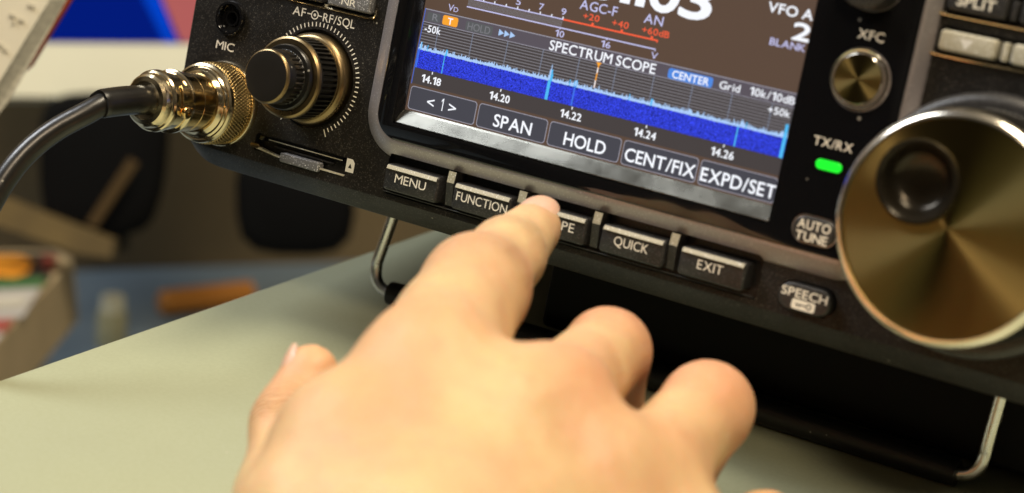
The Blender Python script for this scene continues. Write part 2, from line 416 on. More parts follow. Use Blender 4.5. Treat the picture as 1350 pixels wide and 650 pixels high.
# inner walls left, top, right of the opening
mb = MB()
mb.add([(-49.3, -13.4, 2.3), (-49.3, 45.6, 2.3), (-47.9, 45.6, -.3), (-47.9, -10, -.3)], [(0, 1, 2, 3)], 'gloss_black')
mb.add([(47.7, -13.4, 2.3), (47.7, 45.6, 2.3), (47.3, 45.6, -.3), (47.3, -10, -.3)], [(0, 1, 2, 3)], 'gloss_black')
mb.add([(-49.3, 45.6, 2.3), (47.7, 45.6, 2.3), (47.7, 44.6, -.3), (-49.3, 44.6, -.3)], [(0, 1, 2, 3)], 'gloss_black')
mb.build('opening_wall', radio, fix=False)
# silver lip below the screen
mb = MB()
def strip_ring(x, e=0): return [(x, -9.9, .02), (x, -10.3, .35), (x, -13.0, 1.8), (x, -13.35, 1.72), (x, -13.35, -.2), (x, -9.9, -.2)]
mb.loft([[(p[0], p[1], p[2] - .25) for p in strip_ring(-49.1)], strip_ring(-48.6), strip_ring(0), strip_ring(47.2), [(p[0], p[1], p[2] - .25) for p in strip_ring(47.6)]], 'silver_strip', smooth=False)
mb.build('silver_lip', radio)

# ---- screen
scr = MB()
scr.box(-47.9, -10.0, -1.0, 47.3, 44.6, 0, 'lcd_back_glare')
Z = .03
def sq(x0, y0, x1, y1, m, l=1): scr.quad(x0, y0, x1, y1, Z * l, m)
# touch keys
kx = [-47.6, -28.5, -9.5, 9.5, 28.5, 47.2]
for i in range(5):
    a, b_ = kx[i] + .3, kx[i + 1] - .3
    scr.poly(rr(a, -9.5, b_, -4.05, .8), Z, 'lcd_keyline'); scr.poly(rr(a + .17, -9.33, b_ - .17, -4.22, .7), 2 * Z, 'lcd_key')
for s, x0, x1, y, h, bo in (('<', -42.2, -40.3, -8.0, 2.4, .02), ('1', -38.35, -37.75, -8.1, 2.9, .0), ('>', -36.2, -34.2, -8.0, 2.4, .02), ('SPAN', -23.7, -13.7, -8.45, 2.95, .025), ('HOLD', -5.0, 5.6, -8.5, 3.0, .025),
                        ('CENT/FIX', 10.6, 27.8, -8.5, 3.0, .025), ('EXPD/SET', 29.3, 46.9, -8.5, 3.0, .03)):
    text(scr, s, x0, x1, y, h, 3 * Z, 'lcd_white', bo)
# frequency labels and ticks
for i, s in enumerate(('14.18', '14.20', '14.22', '14.24', '14.26')):
    x = -42.3 + 18.85 * i
    sq(x - .12, -.5, x + .12, 0.1, 'lcd_white'); text(scr, s, x - 2.65, x + 2.7, -2.65, 1.75, Z, 'lcd_white', .035)
# plot area
sq(-47.4, -3.5, 46.9, 13.95, 'lcd_plot')
for i, s in enumerate(('14.18', '14.20', '14.22', '14.24', '14.26')):
    x = -42.3 + 18.85 * i
    sq(x - .12, -.5, x + .12, 0.1, 'lcd_white', 2); text(scr, s, x - 2.65, x + 2.7, -2.65, 1.75, 2 * Z, 'lcd_white', .035)
sq(-47.4, 11.0, 46.9, 13.95, 'lcd_bar', 2)
sq(-47.4, 13.85, 46.9, 14.05, 'lcd_keyline', 3); sq(-47.4, 10.9, 46.9, 11.05, 'lcd_keyline', 3)
sq(-47.5, -3.6, -47.35, 14.05, 'lcd_cyan_faint', 3)
for k in range(8): sq(-47.3, 5.55 + k * .68, 46.9, 5.75 + k * .68, 'lcd_grid', 2)
for k in range(10): sq(-43.0 + 9.43 * k, 4.5, -42.86 + 9.43 * k, 10.9, 'lcd_gridv', 3)
sq(-47.3, .25, 46.8, 4.85, 'lcd_blue', 4)
# noise fringe
pk = {-39.6: .9, -46.8: 1.4, -11.7: 3.0, -11.4: 2.4, -4.8: 1.2, -5.2: .9, 14.2: 1.1, 14.6: .8, 36.0: 1.2, 45.4: .9, 36.4: .7, 23.5: .6}
xs = np.arange(-47.3, 46.8, .2); prev = .3
for x in xs:
    hgt = .2 + abs(rng.normal(0, .38))
    for a, b_ in pk.items():
        if abs(x - a) < .45: hgt = max(hgt, b_ * (1 - abs(x - a) / .5) + .4)
    sq(x, 4.55 - .15 * rng.random(), x + .2, 4.75 + hgt, 'lcd_foam' if hgt < 1.1 or rng.random() < .4 else 'lcd_cyan', 5)
for a, w_, m_ in ((-11.9, .75, 'lcd_cyan'), (-5.1, .4, 'lcd_cyan_faint'), (-39.9, .22, 'lcd_cyan'), (35.3, .3, 'lcd_cyan'), (45.9, .8, 'lcd_cyan'), (-47.2, .4, 'lcd_cyan_faint')):
    sq(a, .25, a + w_, 4.7, m_, 6)
sq(45.9, 4.7, 46.6, 7.4, 'lcd_cyan', 6)
# centre marker
sq(-.32, 5.3, -.02, 10.9, 'lcd_orange', 7); sq(-.28, 5.3, -.06, 7.0, 'lcd_white', 8); sq(-.28, 8.6, -.06, 9.8, 'lcd_white', 8)
scr.poly([(-.85, 11.0), (.5, 11.0), (-.17, 10.0)], 8 * Z, 'lcd_orange')
# header
scr.poly(rr(-46.6, 11.35, -43.0, 13.4, .4), 3 * Z, 'lcd_badge_dim'); text(scr, 'R', -45.1, -43.5, 11.7, 1.6, 4 * Z, 'lcd_dim', .02)
scr.poly(rr(-42.3, 11.3, -38.1, 13.5, .5), 3 * Z, 'lcd_orange'); text(scr, 'T', -40.8, -39.5, 11.6, 1.55, 4 * Z, 'lcd_white', .03)
scr.poly(rr(-35.9, 11.2, -28.6, 13.4, .4), 3 * Z, 'lcd_badge_dim'); text(scr, 'HOLD', -35.3, -29.2, 11.45, 1.75, 4 * Z, 'lcd_dim', .0)
for k in range(3): x = -26.9 + 1.5 * k; scr.poly([(x, 11.7), (x + 1.4, 12.45), (x, 13.2)], 3 * Z, 'lcd_cyan' if k < 0 else 'lcd_foam')
text(scr, 'SPECTRUM SCOPE', -13.3, 13.6, 11.25, 2.3, 4 * Z, 'lcd_white', .02)
scr.poly(rr(16.7, 11.1, 27.5, 13.35, .6), 3 * Z, 'lcd_badge'); text(scr, 'CENTER', 17.8, 26.6, 11.4, 1.7, 4 * Z, 'lcd_white', .02)
text(scr, 'Grid', 29.2, 34.0, 11.5, 1.7, 4 * Z, 'lcd_white', .02); text(scr, '10k/10dB', 36.3, 46.7, 11.6, 1.75, 4 * Z, 'lcd_white', .02)
text(scr, '-50k', -46.6, -42.2, 8.8, 1.7, 4 * Z, 'lcd_white', .02); text(scr, '+50k', 41.2, 46.3, 8.8, 1.6, 4 * Z, 'lcd_white', .02)
# meter
sq(-36.6, 16.35, 12.6, 16.62, 'lcd_lilac'); sq(-36.6, 18.3, -11.3, 18.55, 'lcd_lilac'); sq(-11.3, 18.25, 12.7, 18.6, 'lcd_red')
for i in range(74): sq(-36.4 + .34 * i, 16.75, -36.25 + .34 * i, 18.15, 'lcd_dim')
for x in (-35.6, -32.5, -29.5, -26.4, -23.35, -20.3, -17.35, -14.35, -11.4): sq(x - .14, 18.55, x + .14, 19.0, 'lcd_white')
for x in (-3.8, 3.6, 11.1): sq(x - .3, 18.6, x + .3, 19.1, 'lcd_red')
for s, x, w_ in (('1', -35.6, .7), ('3', -29.5, 1.2), ('5', -23.4, 1.2), ('7', -17.35, 1.2), ('9', -11.5, 1.2)): text(scr, s, x - w_ / 2, x + w_ / 2, 19.4, 1.5, Z, 'lcd_lilac', .01)
text(scr, '+20', -6.5, -2.4, 19.55, 1.45, Z, 'lcd_red', .01); text(scr, '+40', .9, 5.0, 19.45, 1.5, Z, 'lcd_red', .01); text(scr, '+60dB', 8.4, 15.1, 19.4, 1.5, Z, 'lcd_red', .01)
for x in (-11.6, .4): sq(x - .12, 16.1, x + .12, 16.4, 'lcd_lilac')
text(scr, '10', -12.6, -10.3, 14.5, 1.45, Z, 'lcd_lilac', .01); text(scr, '16', -.8, 1.6, 14.45, 1.45, Z, 'lcd_lilac', .01); text(scr, 'V', 11.8, 13.4, 14.4, 1.5, Z, 'lcd_lilac', .0)
text(scr, 'V', -41.5, -40.0, 14.7, 1.6, Z, 'lcd_lilac', .0); text(scr, 'D', -39.9, -38.7, 14.7, 1.15, Z, 'lcd_lilac', .0)
sq(12.4, 18.0, 12.7, 18.3, 'lcd_red'); sq(12.45, 16.0, 12.6, 16.35, 'lcd_lilac')
text(scr, 'AGC-F', -7.8, 1.6, 21.55, 2.2, Z, 'lcd_lilac', .005); text(scr, 'AN', 8.4, 13.0, 21.6, 2.15, Z, 'lcd_lilac', .005)
# big frequency
for s, x0, x1 in (('1', -38.9, -35.4), ('4', -33.6, -26.4), ('2', -22.4, -15.8), ('2', -14.6, -8.0), ('6', -6.8, .1), ('1', 2.9, 7.65), ('0', 8.5, 15.6), ('3', 16.2, 23.4)):
    if s == '1' and x0 > 0: sq(5.4, 24.75, 7.7, 33.2, 'lcd_white'); scr.poly([(5.4, 33.2), (3.4, 31.6), (3.4, 30.0), (5.4, 31.2)], Z, 'lcd_white')
    else: text(scr, s, x0, x1, 24.75, 8.4, Z, 'lcd_white', .045)
sq(1.6, 24.75, 4.1, 26.9, 'lcd_white'); sq(-25.6, 24.75, -23.4, 26.9, 'lcd_white')
text(scr, 'VFO A', 36.3, 46.5, 29.4, 2.2, Z, 'lcd_white', .035); text(scr, '2', 42.9, 46.9, 24.9, 3.7, Z, 'lcd_white', .05); text(scr, 'BLANK', 38.3, 46.4, 22.75, 1.6, Z, 'lcd_lilac', .015)
text(scr, 'USB', -47.0, -39.5, 39.5, 3.0, Z, 'lcd_white', .02); text(scr, 'FIL2', -36, -28.5, 39.5, 3.0, Z, 'lcd_white', .02)
screen = scr.build('display', radio, fix=False)
tag(screen, 'lit screen with blue spectrum band and white lettering')

# ---- the five keys below the screen, with dividers
def surf_key(x0, x1, s, tx0, tx1, z1=2.3):
    mb = MB()
    y0, y1 = -28.95, -22.75
    # sloped upper edge, then flat face
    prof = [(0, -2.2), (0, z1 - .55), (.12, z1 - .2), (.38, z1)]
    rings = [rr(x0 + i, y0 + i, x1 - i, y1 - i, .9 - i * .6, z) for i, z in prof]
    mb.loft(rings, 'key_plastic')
    # bevel ledge along the top edge, its overhead highlight painted as pale colour
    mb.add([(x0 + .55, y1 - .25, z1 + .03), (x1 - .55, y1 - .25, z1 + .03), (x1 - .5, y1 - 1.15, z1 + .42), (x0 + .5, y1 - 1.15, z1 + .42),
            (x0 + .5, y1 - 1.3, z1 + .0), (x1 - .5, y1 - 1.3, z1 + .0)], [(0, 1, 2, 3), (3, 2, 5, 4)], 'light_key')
    text(mb, s, tx0, tx1, -26.75, 2.15, z1 + .04, 'print', .004)
    return mb.build('control_key', radio)
for x0, x1, s, a, b_ in ((-48.6, -33.5, 'MENU', -45.5, -36.8), (-29.3, -13.7, 'FUNCTION', -28.2, -14.5), (-9.6, 6.1, 'SCOPE', -7.0, 3.2), (9.9, 25.7, 'QUICK', 13.4, 21.9), (29.4, 45.1, 'EXIT', 33.9, 40.0)):
    surf_key(x0, x1, s, a, b_)
for x in (-31.4, -12.2, 7.4, 26.6):
    mb = MB()
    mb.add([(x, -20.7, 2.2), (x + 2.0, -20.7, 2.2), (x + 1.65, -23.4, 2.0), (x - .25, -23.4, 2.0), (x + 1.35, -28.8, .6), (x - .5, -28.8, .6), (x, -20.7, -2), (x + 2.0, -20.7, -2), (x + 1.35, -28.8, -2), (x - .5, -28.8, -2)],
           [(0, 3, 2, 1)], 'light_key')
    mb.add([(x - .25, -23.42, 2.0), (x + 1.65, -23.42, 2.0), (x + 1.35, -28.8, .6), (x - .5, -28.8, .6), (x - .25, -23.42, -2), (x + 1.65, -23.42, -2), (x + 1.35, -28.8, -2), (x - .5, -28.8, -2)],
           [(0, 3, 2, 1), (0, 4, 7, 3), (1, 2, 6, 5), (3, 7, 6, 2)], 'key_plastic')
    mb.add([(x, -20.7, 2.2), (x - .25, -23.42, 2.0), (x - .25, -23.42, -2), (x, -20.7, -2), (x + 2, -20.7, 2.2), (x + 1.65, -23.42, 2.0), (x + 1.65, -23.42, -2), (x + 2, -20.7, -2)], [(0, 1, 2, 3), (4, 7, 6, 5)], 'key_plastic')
    mb.build('key_divider', radio, fix=False)
# thin rail under the keys
mb = MB(); tube(mb, [(-49.4, -29.6, .2), (0, -29.75, .2), (47, -29.7, .2)], .16, 'key_plastic', 8); mb.build('recess_rail', radio)

# ---- left section
mb = MB()
ax, ay = -75.7, -8.5
for k in range(72):
    a = math.radians(-62 + 5 * k)
    d = (math.degrees(a) + 360) % 360
    if 238 < d < 298: continue
    r0, r1, w = 12.55, 13.6, .14
    c, s_ = math.cos(a), math.sin(a)
    if d >= 298 and d < 302: r1 = 14.4
    mb.add([(ax + r0 * c - w * s_, ay + r0 * s_ + w * c, -.47), (ax + r0 * c + w * s_, ay + r0 * s_ - w * c, -.47), (ax + r1 * c + w * s_, ay + r1 * s_ - w * c, -.47), (ax + r1 * c - w * s_, ay + r1 * s_ + w * c, -.47)], [(0, 1, 2, 3)], 'print')
for k in range(10):
    a = math.radians(-42 - 2 * k)
text(mb, 'MIC', -106.3, -100.6, -7.1, 2.15, -.47, 'print', .01)
text(mb, 'AF', -85.0, -81.2, 5.45, 2.15, -.47, 'print', .01)
text(mb, 'RF/SQL', -75.9, -66.5, 5.45, 2.15, -.47, 'print', .01)
mb.box(-80.7, 6.38, -.48, -79.4, 6.62, -.46, 'print'); mb.box(-77.5, 6.38, -.48, -76.3, 6.62, -.46, 'print')
def ringflat(cx, cy, r0, r1, z, m, n=28):
    A = circ(cx, cy, r0, z, n) + circ(cx, cy, r1, z, n)
    mb.add(A, [(k, (k + 1) % n, n + (k + 1) % n, n + k) for k in range(n)], m)
ringflat(-78.45, 6.5, .85, 1.12, -.47, 'print'); ringflat(-78.45, 6.5, .02, .38, -.47, 'print')
# card icon
mb.poly([(-61.6, -27.9), (-59.2, -27.9), (-59.2, -25.5), (-59.9, -24.7), (-61.6, -24.7)], -.47, 'print_bright')
mb.poly([(-60.9, -26.9), (-59.85, -26.9), (-60.4, -25.8)], -.45, 'knob_black')
mb.build('printed_marking', radio, fix=False)
mb = MB(); text(mb, 'TX/RX', 53.6, 62.2, 4.9, 1.95, 2.43, 'print', .018); mb.build('printed_marking', radio, fix=False)
mb = MB(); text(mb, 'XFC', 57.9, 63.6, 28.0, 2.0, 2.43, 'print', .018); mb.build('printed_marking', radio, fix=False)

# volume knob, two stacked rings
mb = MB()
lathe(mb, ax, ay, [(11.0, -1.5), (11.0, .9), (10.7, 1.7), (10.2, 2.1), (9.8, 2.3)], 'bronze_ring', 96, cap1=True)
vk = mb.build('volume_knob', radio)
tag(vk, 'black two-step knob with ribbed bronze rim')
mb = MB()
NT = 46 * 6
def tooth(r, z, k): return (0 if (k % 6) in (0, 1, 2) else -.62) if 3.0 < z < 8.7 and r > 9 else 0
lathe(mb, ax, ay, [(9.75, 2.3), (9.75, 3.0), (9.75, 3.05), (9.75, 8.65), (9.75, 8.7), (9.75, 9.2)], 'knob_black', NT, mod=tooth, cap1=False)
lathe(mb, ax, ay, [(9.75, 9.2), (9.6, 9.75), (9.1, 10.1), (8.0, 10.1), (7.9, 9.4)], 'bronze_ring', 96, cap1=False)
lathe(mb, ax, ay, [(9.9, 2.25), (9.9, 2.9), (9.6, 3.0)], 'bronze_ring', 96, cap1=False)
o = mb.build('outer_ring', vk)
mb = MB()
NT2 = 32 * 4
def rib(r, z, k): return (-.28 if (k % 4) in (0, 1) else 0) if 11.6 < z < 14.6 and r > 6 and (k // 4) % 1 == 0 else 0
lathe(mb, ax, ay, [(7.9, 9.2), (7.8, 10.9), (7.5, 11.3), (6.55, 11.4), (6.5, 11.5)], 'knob_black', NT2, cap1=False)
lathe(mb, ax, ay, [(6.5, 11.5), (6.5, 11.65), (6.45, 14.5), (6.45, 14.7), (6.45, 17.0), (6.3, 17.45), (6.0, 17.7)], 'knob_black', NT2, mod=rib, cap1=False)
lathe(mb, ax, ay, [(6.45, 17.05), (6.36, 17.4), (6.15, 17.72), (5.9, 17.82)], 'bronze_ring', NT2, cap1=False)
lathe(mb, ax, ay, [(5.92, 17.8), (5.6, 17.86), (3, 17.9)], 'knob_face', NT2)
mb.build('inner_knob', vk)

# phones socket
mb = MB()
px, py = -103, .9
lathe(mb, px, py, [(4.3, -.6), (4.3, .3), (4.1, .65), (3.5, .7), (3.3, .4), (3.2, -1.0), (2.1, -1.2), (1.9, -.6), (1.5, -.6), (1.35, -1.2), (1.3, -6)], 'gloss_black', 48, cap1=True)
tag(mb.build('headphone_socket', radio), 'round black socket above MIC')
# card slot
mb = MB()
mb.box(-89.1, -28.9, -2.7, -61.4, -24.9, -2.3, 'recess_black')
mb.box(-85.6, -26.0, -2.3, -63.2, -24.95, -1.0, 'gloss_black')
mb.box(-85.6, -25.75, -1.1, -63.2, -25.55, -.9, 'light_key')
mb.box(-88.4, -26.2, -2.3, -86.8, -25.2, -.9, 'gloss_black'); mb.box(-62.8, -26.2, -2.3, -61.7, -25.2, -.9, 'gloss_black')
mb.box(-84.0, -27.2, -2.3, -66, -26.9, -1.4, 'key_plastic')
slot = mb.build('card_slot', radio)
mb = MB()
mb.loft([[(p[0], p[1], -1.6) for p in ((-90.2, -27.6), (-81, -28.9), (-61.6, -28.9), (-61.6, -29.15), (-82, -29.15), (-90.2, -28.2))], [(p[0], p[1], -.2) for p in ((-90.2, -27.6), (-81, -28.9), (-61.6, -28.9), (-61.6, -29.15), (-82, -29.15), (-90.2, -28.2))]], 'light_key', smooth=False)
rblock(mb, -80.6, -29.9, -68.8, -27.6, .5, -1.6, .35, .3, 'grey_key')
rblock(mb, -90.4, -28.4, -87.6, -27.3, .4, -1.6, -.1, .2, 'bronze_ring')
mb.build('slot_cover', slot)
# upper-left keys
for x0, x1, m_, s, a, b_ in ((-74.6, -62.3, 'grey_key', 'NR', -70.5, -66.3), (-88.8, -76.4, 'key_plastic', 'NB', -84.6, -80.6), (-103, -90.6, 'key_plastic', '', 0, 0)):
    mb = MB(); rblock(mb, x0, 9.7, x1, 13.5, .5, -2.3, .9, .5, m_)
    if s: text(mb, s, a, b_, 10.5, 1.75, .94, 'print', .0)
    mb.build('function_key', radio, fix=False)
mb = MB(); tube(mb, [(-100, 8.75, -.4), (-64.5, 8.75, -.4), (-62.4, 8.8, -.4), (-61.3, 9.6, -.4), (-61.2, 11, -.4)], .22, 'nickel', 10)
mb.box(-75.9, 8.9, -2, -75.1, 9.6, -.2, 'light_key'); mb.build('key_trim', radio)

# ---- glossy zone on the right: XFC key, lamp, tune key, speech key, upper knob
def turned_key(cx, cy, r, label):
    mb = MB(); lathe(mb, cx, cy, [(r + 1.0, 1.2), (r + 1.0, 2.5), (r + .8, 2.85), (r + .45, 2.75), (r + .3, 1.4)], 'rim_metal', 64, cap1=False)
    lathe(mb, cx, cy, [(r + .3, 1.4), (r - .05, 1.4)], 'recess_black', 64, cap1=False)
    k = mb.build('round_key', radio); tag(k, label)
    mb = MB(); lathe(mb, cx, cy, [(r, 1.3), (r, 3.1), (r - .2, 3.35)], 'rim_metal', 64, cap1=False); mb.build('key_edge', k)
    mb = MB(); lathe(mb, cx, cy, [(r - .2, 3.35), (r * .8, 3.37), (r * .4, 3.385), (r * .05, 3.39)], 'brushed_disc', 96); mb.build('brushed_cap', k)
turned_key(60.3, 19.9, 5.25, 'brushed round key under XFC')
mb = MB(); lathe(mb, 58.8, 40.3, [(6.6, 1.2), (6.5, 6.5), (6.1, 7.2), (5.6, 7.4)], 'key_plastic', 64); tag(mb.build('round_knob', radio), 'small grey knob cut by the upper edge')
mb = MB(); rblock(mb, 55.1, .2, 60.9, 2.35, 1.05, 2.2, 2.75, .25, 'led_green'); tag(mb.build('status_lamp', radio), 'lit green lamp under TX/RX')
mb = MB(); rblock(mb, 53.3, -15.2, 62.8, -9.8, 2.6, 1.0, 3.0, .5, 'key_plastic')
text(mb, 'AUTO', 54.4, 61.7, -12.4, 2.0, 3.04, 'print', .03); text(mb, 'TUNE', 54.4, 61.5, -14.9, 2.0, 3.04, 'print', .03)
tag(mb.build('tune_key', radio, fix=False), 'pill key reading AUTO TUNE')
mb = MB(); rblock(mb, 52.9, -29.8, 64.7, -24.1, 2.8, -1.8, 1.6, .5, 'key_plastic')
text(mb, 'SPEECH', 53.6, 63.9, -26.9, 1.9, 1.64, 'print', .03)
mb.poly(rr(56.3, -29.35, 61.6, -27.25, .5), 1.64, 'print')
A = circ(60.2, -28.3, .62, 1.66, 20) + circ(60.2, -28.3, .38, 1.66, 20); mb.add(A, [(k, (k + 1) % 20, 20 + (k + 1) % 20, 20 + k) for k in range(20)], 'key_plastic')
mb.quad(57.2, -28.42, 59.6, -28.18, 1.66, 'key_plastic'); mb.quad(57.5, -28.75, 57.75, -28.4, 1.66, 'key_plastic'); mb.quad(58.1, -28.75, 58.35, -28.4, 1.66, 'key_plastic')
tag(mb.build('speech_key', radio, fix=False), 'pill key reading SPEECH with a key symbol')
# right keys
for x0, x1, y0, y1, m_, s, nm in ((74.4, 86.2, 29.0, 33.2, 'light_key', 'v', 'key with a white down arrow'), (89.4, 101, 29.0, 33.2, 'light_key', '^', None), (74.4, 86.6, 37.1, 42.2, 'key_plastic', 'SPLIT', 'dark key reading SPLIT'), (89.4, 101, 37.1, 42.2, 'key_plastic', '', None), (103.4, 115, 37.1, 42.2, 'key_plastic', '', None)):
    mb = MB(); rblock(mb, x0, y0, x1, y1, .9, -2, 1.6, .6, m_)
    if s == 'v': mb.poly([(78.6, 32.0), (80.1, 29.9), (81.6, 32.0)], 1.63, 'print_bright')
    elif s == '^': mb.poly([(93.6, 30.0), (96.6, 30.0), (95.1, 32.0)], 1.63, 'print_bright')
    elif s: text(mb, s, 76.3, 84.2, 38.3, 2.2, 1.63, 'print', .03)
    k = mb.build('panel_key', radio, fix=False)
    if nm: tag(k, nm)
for y in (28.0, 36.1):
    mb = MB(); tube(mb, [(73.4, y + .35, -.2), (74.3, y, -.1), (90, y, -.1), (116, y, -.1)], .3, 'nickel', 10); mb.build('key_trim', radio)
for y in (29.2, 37.3):
    mb = MB(); rblock(mb, 87.2, y, 88.5, y + 3.8, .4, -2, 1.0, .3, 'light_key' if y < 30 else 'key_plastic'); mb.build('key_divider', radio)

# ---- tuning dial
dx, dy = 91.3, -3.2
mb = MB(); lathe(mb, dx, dy, [(26.6, -1.0), (26.4, 3.2), (25.9, 4.3), (25.0, 4.9), (24.2, 5.0)], 'key_plastic', 128)
dial = mb.build('tuning_dial', radio); tag(dial, 'large brushed tuning dial with bright rim and finger dimple')
mb = MB()
def grip(r, z, k): return (-.35 if (k % 4) in (0, 1) else 0) if 6.2 < z < 19 else 0
lathe(mb, dx, dy, [(23.3, 5.0), (23.3, 6.1), (23.3, 6.3), (23.0, 18.6), (22.9, 18.8), (22.8, 19.8)], 'knob_black', 512, mod=grip, cap1=False); mb.build('grip_ring', dial)
mb = MB(); lathe(mb, dx, dy, [(22.8, 19.6), (22.9, 20.3), (22.6, 21.2), (22.0, 21.9), (21.4, 22.2), (21.05, 22.2), (20.95, 21.6)], 'rim_metal', 160, cap1=False); mb.build('rim', dial)
mb = MB(); mb.loft([circ(dx, dy, 20.95, 19.8, 160), circ(dx, dy, 20.95, 21.75, 160)], 'brushed_disc', smooth=False)
disc = mb.build('brushed_face', dial)
fx, fy = 83.6, 4.2
def mkc(c): c.loft([circ(fx, fy, 8.3, 15, 64), circ(fx, fy, 8.3, 26, 64)], 'gloss_black', smooth=False)
boolean(disc, [cut(mkc)])
mb = MB()
lathe(mb, fx, fy, [(8.3, 20.5), (8.3, 22.3), (8.0, 22.75), (7.5, 22.75), (7.0, 22.2), (6.7, 21.5), (6.4, 20.4), (5.6, 19.2), (4.2, 18.5), (2.0, 18.2), (.3, 18.15)], 'dimple_metal', 96)
tag(mb.build('finger_dimple', dial), 'round black finger hollow in the dial face')

# ---- chassis behind the panel
mb = MB(); rblock(mb, -110, -37.0, 116, 55, 3, -240, -14, 2, 'chassis_paint')
mb.add([(-70, -36.4, -24), (100, -36.4, -24), (100, -41.5, -36), (-70, -41.5, -36), (-70, -41.5, -225), (100, -41.5, -225), (100, -36.4, -232), (-70, -36.4, -232)],
       [(0, 1, 2, 3), (3, 2, 5, 4), (4, 5, 6, 7), (0, 3, 4, 7), (1, 6, 5, 2)], 'chassis_paint')
mb.build('chassis', radio)
mb = MB(); rblock(mb, -30, -61, 116, -37, 2, -180, -53, 1.5, 'chassis_paint'); tag(mb.build('shade_block', radio), 'added black block that darkens the space under the radio')  # added block, only there to turn the gap under the radio black
for x in (-85, 95):
    # rear feet down to the desk: world z = 0
    zf = -215; yb = -(H0 + zf * sa) / ca
    mb = MB(); m2 = []
    mb.loft([[(x + 8 * math.cos(a), yb - math.sin(a) * 8 * math.tan(TILT), zf + 8 * math.sin(a)) for a in [2 * PI * k / 32 for k in range(32)]], [(x + 8 * math.cos(a), -36.9, zf + 8 * math.sin(a)) for a in [2 * PI * k / 32 for k in range(32)]]], 'rubber')
    mb.build('rubber_foot', radio)

# ---- wire stand
zb, yb = -45, -62.9
mb = MB()
xl, xr = -77, 91
path = [(xl + 4, -37.5, zb + 2), (xl + 3.4, -41, zb + 1), (xl + .8, -54, zb + .3), (xl + .3, -57, zb), (xl + .9, -60.2, zb), (xl + 3.0, -62.3, zb), (xl + 6.5, yb, zb), (xl + 12, yb, zb), (0, yb, zb), (xr - 12, yb, zb), (xr - 6.5, yb, zb), (xr - 3, -62.3, zb), (xr - .9, -60.2, zb), (xr - .3, -57, zb), (xr - .2, -54, zb + .3), (xr + .5, -41, zb + 1), (xr + .6, -37.5, zb + 2)]
tube(mb, path, 1.55, 'wire_steel', 20, res=5)
stand = mb.build('wire_stand', radio); tag(stand, 'bent shiny wire stand under the radio')
mb = MB(); tube(mb, [(xl + 10.5, yb, zb), (xl + 11, yb, zb), (0, yb, zb), (xr - 11, yb, zb), (xr - 10.5, yb, zb)], [2.4, 3.3, 3.3, 3.3, 2.4], 'rubber', 24, res=4)
mb.build('rubber_sleeve', stand)

# ================================================================== MICROPHONE PLUG + CABLE
mx, my = -100.8, -20.0
plug = empty('microphone_plug', 'gold and nickel microphone plug with black cable in the MIC socket of the radio', 'plug', p2w((mx, my, 0)), PROT)
mb = MB(); lathe(mb, mx, my, [(10.6, -.45), (10.6, .5), (10.3, 1.0), (9.6, 1.1)], 'nickel', 80); mb.build('socket_collar', plug)
mb = MB()
n_ = 76 * 6
rings = []
for i in range(29):
    z = 1.3 + 6.2 * i / 28
    rings.append([])
    for k in range(n_):
        a = 2 * PI * k / n_; q = abs(math.sin(38 * a + z * 1.9)) * abs(math.sin(38 * a - z * 1.9))
        rr0 = 9.7 + .42 * q * min(1, (z - 1.25) * 3, (7.55 - z) * 3)
        rings[-1].append((mx + rr0 * math.cos(a), my + rr0 * math.sin(a), z))
mb.loft(rings, 'knurl_metal', True, True)
mb.build('knurled_ring', plug, auto=60)
mb = MB(); lathe(mb, mx, my, [(9.7, 7.45), (9.8, 7.9), (9.6, 8.5), (9.1, 8.8), (8.7, 8.7), (8.5, 8.9), (8.3, 9.2), (7.9, 9.3), (7.6, 9.6), (7.3, 10.1), (7.15, 10.4)], 'nickel', 96, cap1=False)
mb.build('flange', plug, auto=16)
mb = MB(); lathe(mb, mx, my, [(7.15, 10.3), (7.1, 15.2), (7.0, 15.3), (7.0, 15.45), (7.12, 15.55), (7.12, 19.3)], 'gold_metal', 96, cap1=True)
mb.build('barrel', plug, auto=16)
mb = MB()
lathe(mb, mx, my, [(7.2, 19.1), (7.6, 19.3), (7.6, 20.1), (7.3, 20.3), (6.9, 20.5), (6.9, 24.3), (7.3, 24.4), (7.4, 25.0), (7.3, 25.9), (7.0, 26.3), (6.6, 26.5), (6.5, 27.3), (6.2, 28.2), (5.6, 28.8), (4.6, 29.0), (4.3, 28.5), (3.4, 28.4)], 'nickel', 96)
lathe(mb, mx, my, [(5.5, 22.0), (5.2, 22.0)], 'nickel', 12)
# clamp: two bars and screws around the cap
for a0, w in ((200, 46), (20, 40)):
    R_ = []
    for z_, r_ in ((20.9, 7.1), (20.9, 8.0), (24.0, 7.9), (24.0, 7.0)):
        R_.append([(mx + r_ * math.cos(math.radians(a0 - w / 2 + w * k / 12)), my + r_ * math.sin(math.radians(a0 - w / 2 + w * k / 12)), z_) for k in range(13)])
    R_.append(R_[0]); mb.loft(R_, 'nickel', False, False, closed=False)
for a in (176, 352, 224):
    a = math.radians(a); c, s_ = math.cos(a), math.sin(a); ctr = Vector((mx + 7.0 * c, my + 7.0 * s_, 22.6)); t1 = Vector((-s_, c, 0)); t2 = Vector((0, 0, 1)); nn = Vector((c, s_, 0))
    def disk(r, h, n=20): return [tuple(ctr + (t1 * math.cos(2 * PI * k / n) + t2 * math.sin(2 * PI * k / n)) * r + nn * h) for k in range(n)]
    mb.loft([disk(1.5, 0), disk(1.5, 1.4), disk(1.25, 1.7), disk(.5, 1.75), disk(.45, 1.3)], 'gold_metal')
mb.build('cable_clamp', plug, auto=16)
